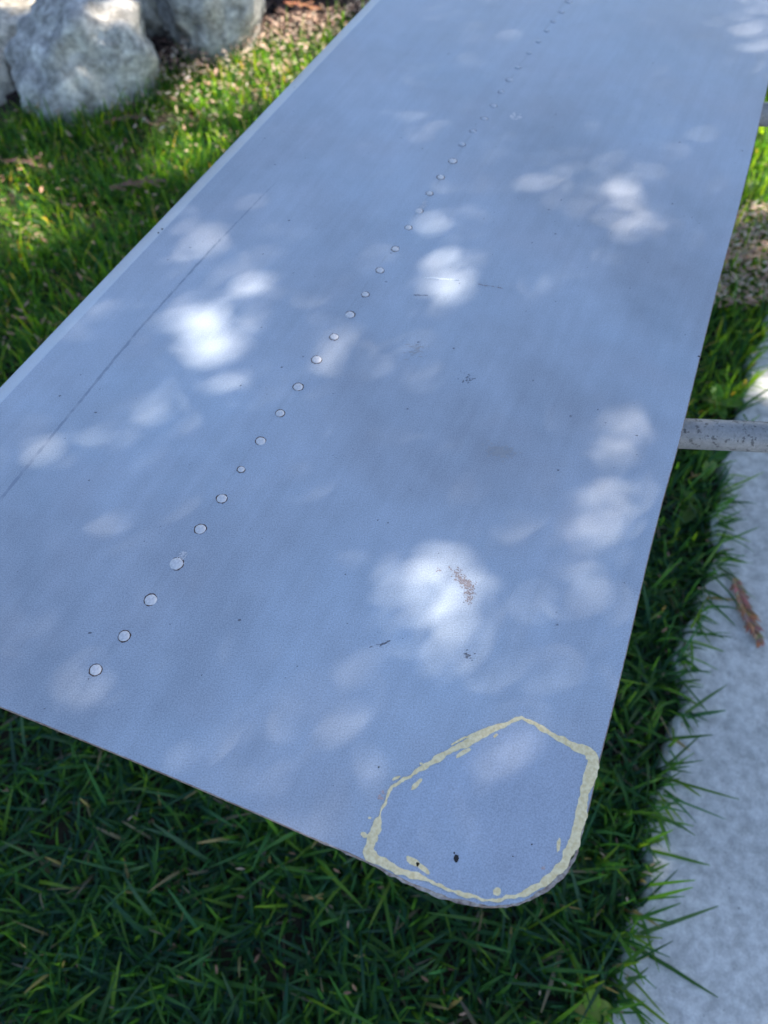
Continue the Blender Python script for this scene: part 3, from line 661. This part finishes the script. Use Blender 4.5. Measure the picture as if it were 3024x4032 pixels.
# ---------------------------------------------------------------- fallen cedar sprays, twig on the path
def spray(name, loc, length, rz, label, seed, colr, width=.16, group=None, tilt=0.0, fat=1.0):
    rr = random.Random(seed); V, Fc, C = [], [], []
    def scale(p, d, L, w_):
        s = Vector((-d.y, d.x, 0)).normalized() * w_; u = Vector((0, 0, w_ * .7)); b = len(V)
        V.extend([p, p + d * L * .45 + s + u * .3, p + d * L, p + d * L * .45 - s + u * .3, p + d * L * .45 + u]); c = [v * rr.uniform(.65, 1.35) for v in colr]; C.extend([c] * 5)
        Fc.extend([(b, b + 1, b + 4), (b + 1, b + 2, b + 4), (b + 2, b + 3, b + 4), (b + 3, b, b + 4)])
    n = 46
    for k in range(n):
        t = k / n; p = Vector((t * length, math.sin(t * 4 + seed) * length * .03, .002 + .004 * math.sin(t * 3)))
        for sgn in (-1, 1):
            a = sgn * rr.uniform(.25, .7); d = Vector((math.cos(a), math.sin(a), rr.uniform(.0, .35))).normalized()
            scale(p, d, fat * length * rr.uniform(.05, .10) * (1.4 - 1.2 * abs(t - .45)), fat * length * .016)
        if k % 7 == 3 and t < .75:
            sgn = 1 if (k // 7) % 2 else -1; a = sgn * rr.uniform(.55, .8); d = Vector((math.cos(a), math.sin(a), .05)); Ls = length * width * rr.uniform(.7, 1.5)
            for q in range(12):
                pp = p + d * (Ls * q / 12)
                for s2 in (-1, 1):
                    b_ = a + s2 * rr.uniform(.2, .6); scale(pp, Vector((math.cos(b_), math.sin(b_), rr.uniform(0, .3))).normalized(), length * .05, length * .012)
    o = link(name, np_mesh(name, [tuple(v) for v in V], Fc, C), M_LITTER); o.location = loc; o.rotation_euler = (0, tilt, rz)
    return tag(o, label, 'twig', group)
spray('dried_twig', (.600, .625, .031), .122, R(-86), 'brown dried cedar twig lying alone on the concrete path', 3, (.36, .20, .12), .12, fat=1.9)
BR = (.22, .115, .08)
spray('dried_twig', (-.68, 1.71, .040), .14, R(8), 'brown cedar twig lying on shaded grass near the panel edge', 5, BR, .22)
spray('dried_twig', (-.98, 1.83, .034), .12, R(-14), 'faded brown twig in dark grass below the large grey boulder', 6, (.18, .095, .075), .2)
spray('dried_twig', (-.76, 2.0, .03), .12, R(20), 'reddish twig at the foot of the large grey boulder', 7, BR, .2)
spray('dried_twig', (-.30, 2.52, .10), .12, R(-18), 'orange brown twig on dark mulch beside the squarish boulder', 8, (.34, .15, .08), .2)
spray('dried_twig', (.74, 1.40, .06), .13, R(24), 'pale brown twig in litter between lawn and path', 9, (.34, .22, .14), .2)

# ---------------------------------------------------------------- broadleaf weeds at the path edge
def weed(loc, n, L, wd, label, seed, cl=(.075, .17, .03)):
    rr = random.Random(seed); root = empty('weed', loc); tag(root, label, 'weed', 'weeds along the path edge')
    for k in range(n):
        ph = 2 * math.pi * k / n + rr.uniform(-.4, .4); ln_ = L * rr.uniform(.7, 1.2); el = rr.uniform(.25, .8); bmv, fc = [], []
        K = 7
        for s in range(K + 1):
            t = s / K; h = math.sin(math.pi * min(1, t * .93 + .05)) ** .8 * wd * ln_ if s else .0015
            r = ln_ * t; z = .02 + ln_ * (el * t - .55 * el * t * t * 1.3); c = Vector((math.cos(ph) * r, math.sin(ph) * r, z)); sd = Vector((-math.sin(ph), math.cos(ph), 0))
            wv = .15 * h * math.sin(s * 2.1 + k)
            bmv += [c - sd * h + Vector((0, 0, h * .35 + wv)), c, c + sd * h + Vector((0, 0, h * .35 - wv))]
        for s in range(K):
            for q in range(2): a = 3 * s + q; fc.append((a, a + 1, a + 4, a + 3))
        cc = [v * rr.uniform(.75, 1.35) for v in cl]
        link('leaf', np_mesh('leaf', [tuple(v) for v in bmv], fc, [cc] * len(bmv)), M_WEED, root, True)
weed((.672, 1.03, -.008), 5, .050, .24, 'bright green broadleaf weed beyond the pipe at the path edge', 1, (.13, .24, .035))
weed((.632, .89, -.006), 3, .075, .17, 'mid green broadleaf weed between pipe and path edge', 2)
weed((.585, .79, -.010), 3, .062, .15, 'low broadleaf weed with leaves reaching over the concrete path', 8, (.08, .18, .03))
weed((.316, .285, 0), 5, .016, .42, 'tiny yellow green clover sprig in grass near the panel corner', 4, (.25, .33, .04))
weed((.262, .0, 0), 4, .030, .40, 'small yellow green clover sprig where grass meets concrete', 5, (.22, .32, .05))

# ---------------------------------------------------------------- the tree that shades the place
def in_ell(x, y, ells, grow=1.0):
    """strongest light value wanted at each point"""
    out = np.zeros(len(x))
    for cx, cy, ax, ay, bx, by, s in ells:
        det = ax * by - ay * bx; dx, dy = x - cx, y - cy
        u = (dx * by - dy * bx) / det; v = (dy * ax - dx * ay) / det
        r = np.sqrt(u * u + v * v) / grow
        out = np.maximum(out, s * np.clip((1.2 - r) / .45, 0, 1))
    return out
Sx, Sy, Sz = S
def thin(lit, depth):
    """share of leaves to keep so that about `lit` of the sun comes through"""
    return np.clip(-np.log(np.clip(lit, 1e-3, .999)) / depth, 0, 1)
def poly_mask(x, y, P):
    inside = np.zeros(len(x), bool); n = len(P)
    for i in range(n):
        (x0, y0), (x1, y1) = P[i], P[(i + 1) % n]
        c = ((y0 > y) != (y1 > y)) & (x < (x1 - x0) * (y - y0) / (y1 - y0 + 1e-12) + x0); inside ^= c
    return inside
PAN = [(p.x / 1000, p.y / 1000 + .30) for p in edge[::3]] + [(corner.x / 1000, corner.y / 1000 + .3), (innerF.x / 1000 - .016, innerF.y / 1000 + .3)]
def leaf_field(P, L, wd, g, pal):
    n = len(P); d = g.normal(size=(n, 3)); d[:, 2] = d[:, 2] * .6 - .3; d /= np.linalg.norm(d, axis=1)[:, None]
    s = np.cross(d, g.normal(size=(n, 3))); s /= np.linalg.norm(s, axis=1)[:, None]; u = np.cross(d, s)
    L = (L * g.uniform(.7, 1.3, n))[:, None]; w_ = L * wd
    V = np.stack([P - d * L / 2, P - d * L * .05 + s * w_ / 2 + u * w_ * .15, P + d * L / 2, P - d * L * .05 - s * w_ / 2 + u * w_ * .15], 1)
    C = np.array(pal)[g.integers(0, len(pal), n)] * g.uniform(.7, 1.3, (n, 1)); i0 = np.arange(n)[:, None] * 4
    return V.reshape(-1, 3), i0 + np.arange(4)[None], np.repeat(C, 4, 0)
g = np.random.default_rng(21)
LEAFPAL = [[.05, .11, .025], [.07, .14, .03], [.04, .09, .03], [.10, .16, .03]]
# boughs hanging low over the panel
n = 92000
x = g.uniform(-.42, .70, n); y = g.uniform(-.08, 1.66, n)
t = g.uniform(2.0, 4.0, n)
lit = in_ell((x - 0) * 1000, (y - .30) * 1000, DAPPLE, 1.12)
clump = np.array([noise.noise(Vector((a * 5, b * 5, 2))) for a, b in zip(x, y)])
on = poly_mask(x, y, PAN)
k = (g.random(n) < thin(lit, 6.0)) & (g.random(n) < np.clip(.9 + .5 * clump, .6, 1)) & on
P1 = np.stack([x + Sx * t, y + Sy * t, PANEL_Z + Sz * t], -1)[k]
# the crown, farther out along the light, shading lawn, boulders and path
n = 115000
x = g.uniform(-2.3, 2.7, n); y = g.uniform(-1.4, 4.0, n); t = g.uniform(5.0, 8.5, n)
kz = PANEL_Z / Sz; on = poly_mask(x + Sx * kz, y + Sy * kz, PAN)
lit = in_ell(x, y, GLIGHT + RLIGHT, 1.3)
clump = np.array([noise.noise(Vector((a * 2.2, b * 2.2, 5))) for a, b in zip(x, y)])
k = (g.random(n) < thin(lit, 5.5)) & ~on & (g.random(n) < np.clip(.9 + .4 * clump, .6, 1))
P2 = np.stack([x + Sx * t, y + Sy * t, Sz * t], -1)[k]
tree = empty('leafy_tree', (6.4, 4.9, 0))
tag(tree, 'broad leafy tree beyond the boulders whose boughs shade the panel', 'tree')
V, Fc, C = join([leaf_field(P1, .027, .50, g, LEAFPAL), leaf_field(P2, .095, .52, g, LEAFPAL)])
V = V - np.array([6.4, 4.9, 0])
link('crown', np_mesh('crown', V, Fc, C), M_LEAF, tree)
bm = bmesh.new(); T = Vector((6.4, 4.9, 0))
tube(bm, [(0, 0, -.1), (.05, -.03, 1.2), (-.05, .05, 2.6), (-.2, -.2, 4.2), (-.5, -.5, 6.0)], [.24, .19, .17, .12, .05], 14)
link('trunk', bm_mesh('trunk', bm), M_BARK, tree, True)
def limb(pts, radii):
    bm = bmesh.new(); tube(bm, [Vector(p) - T for p in pts], radii, 9); link('limb', bm_mesh('limb', bm), M_BARK, tree, True)
limb([(6.4, 4.9, 2.6), (5.2, 4.2, 3.6), (3.8, 3.4, 4.4)], [.10, .06, .02])
limb([(6.3, 4.95, 3.2), (5.0, 5.1, 4.6), (3.6, 4.8, 5.2)], [.09, .06, .02])
limb([(6.3, 4.8, 3.6), (5.8, 3.6, 4.9), (5.2, 2.6, 5.4)], [.08, .05, .02])
limb([(6.4, 4.85, 2.0), (4.4, 3.2, 2.9), (2.2, 1.7, 2.9)], [.08, .045, .012])
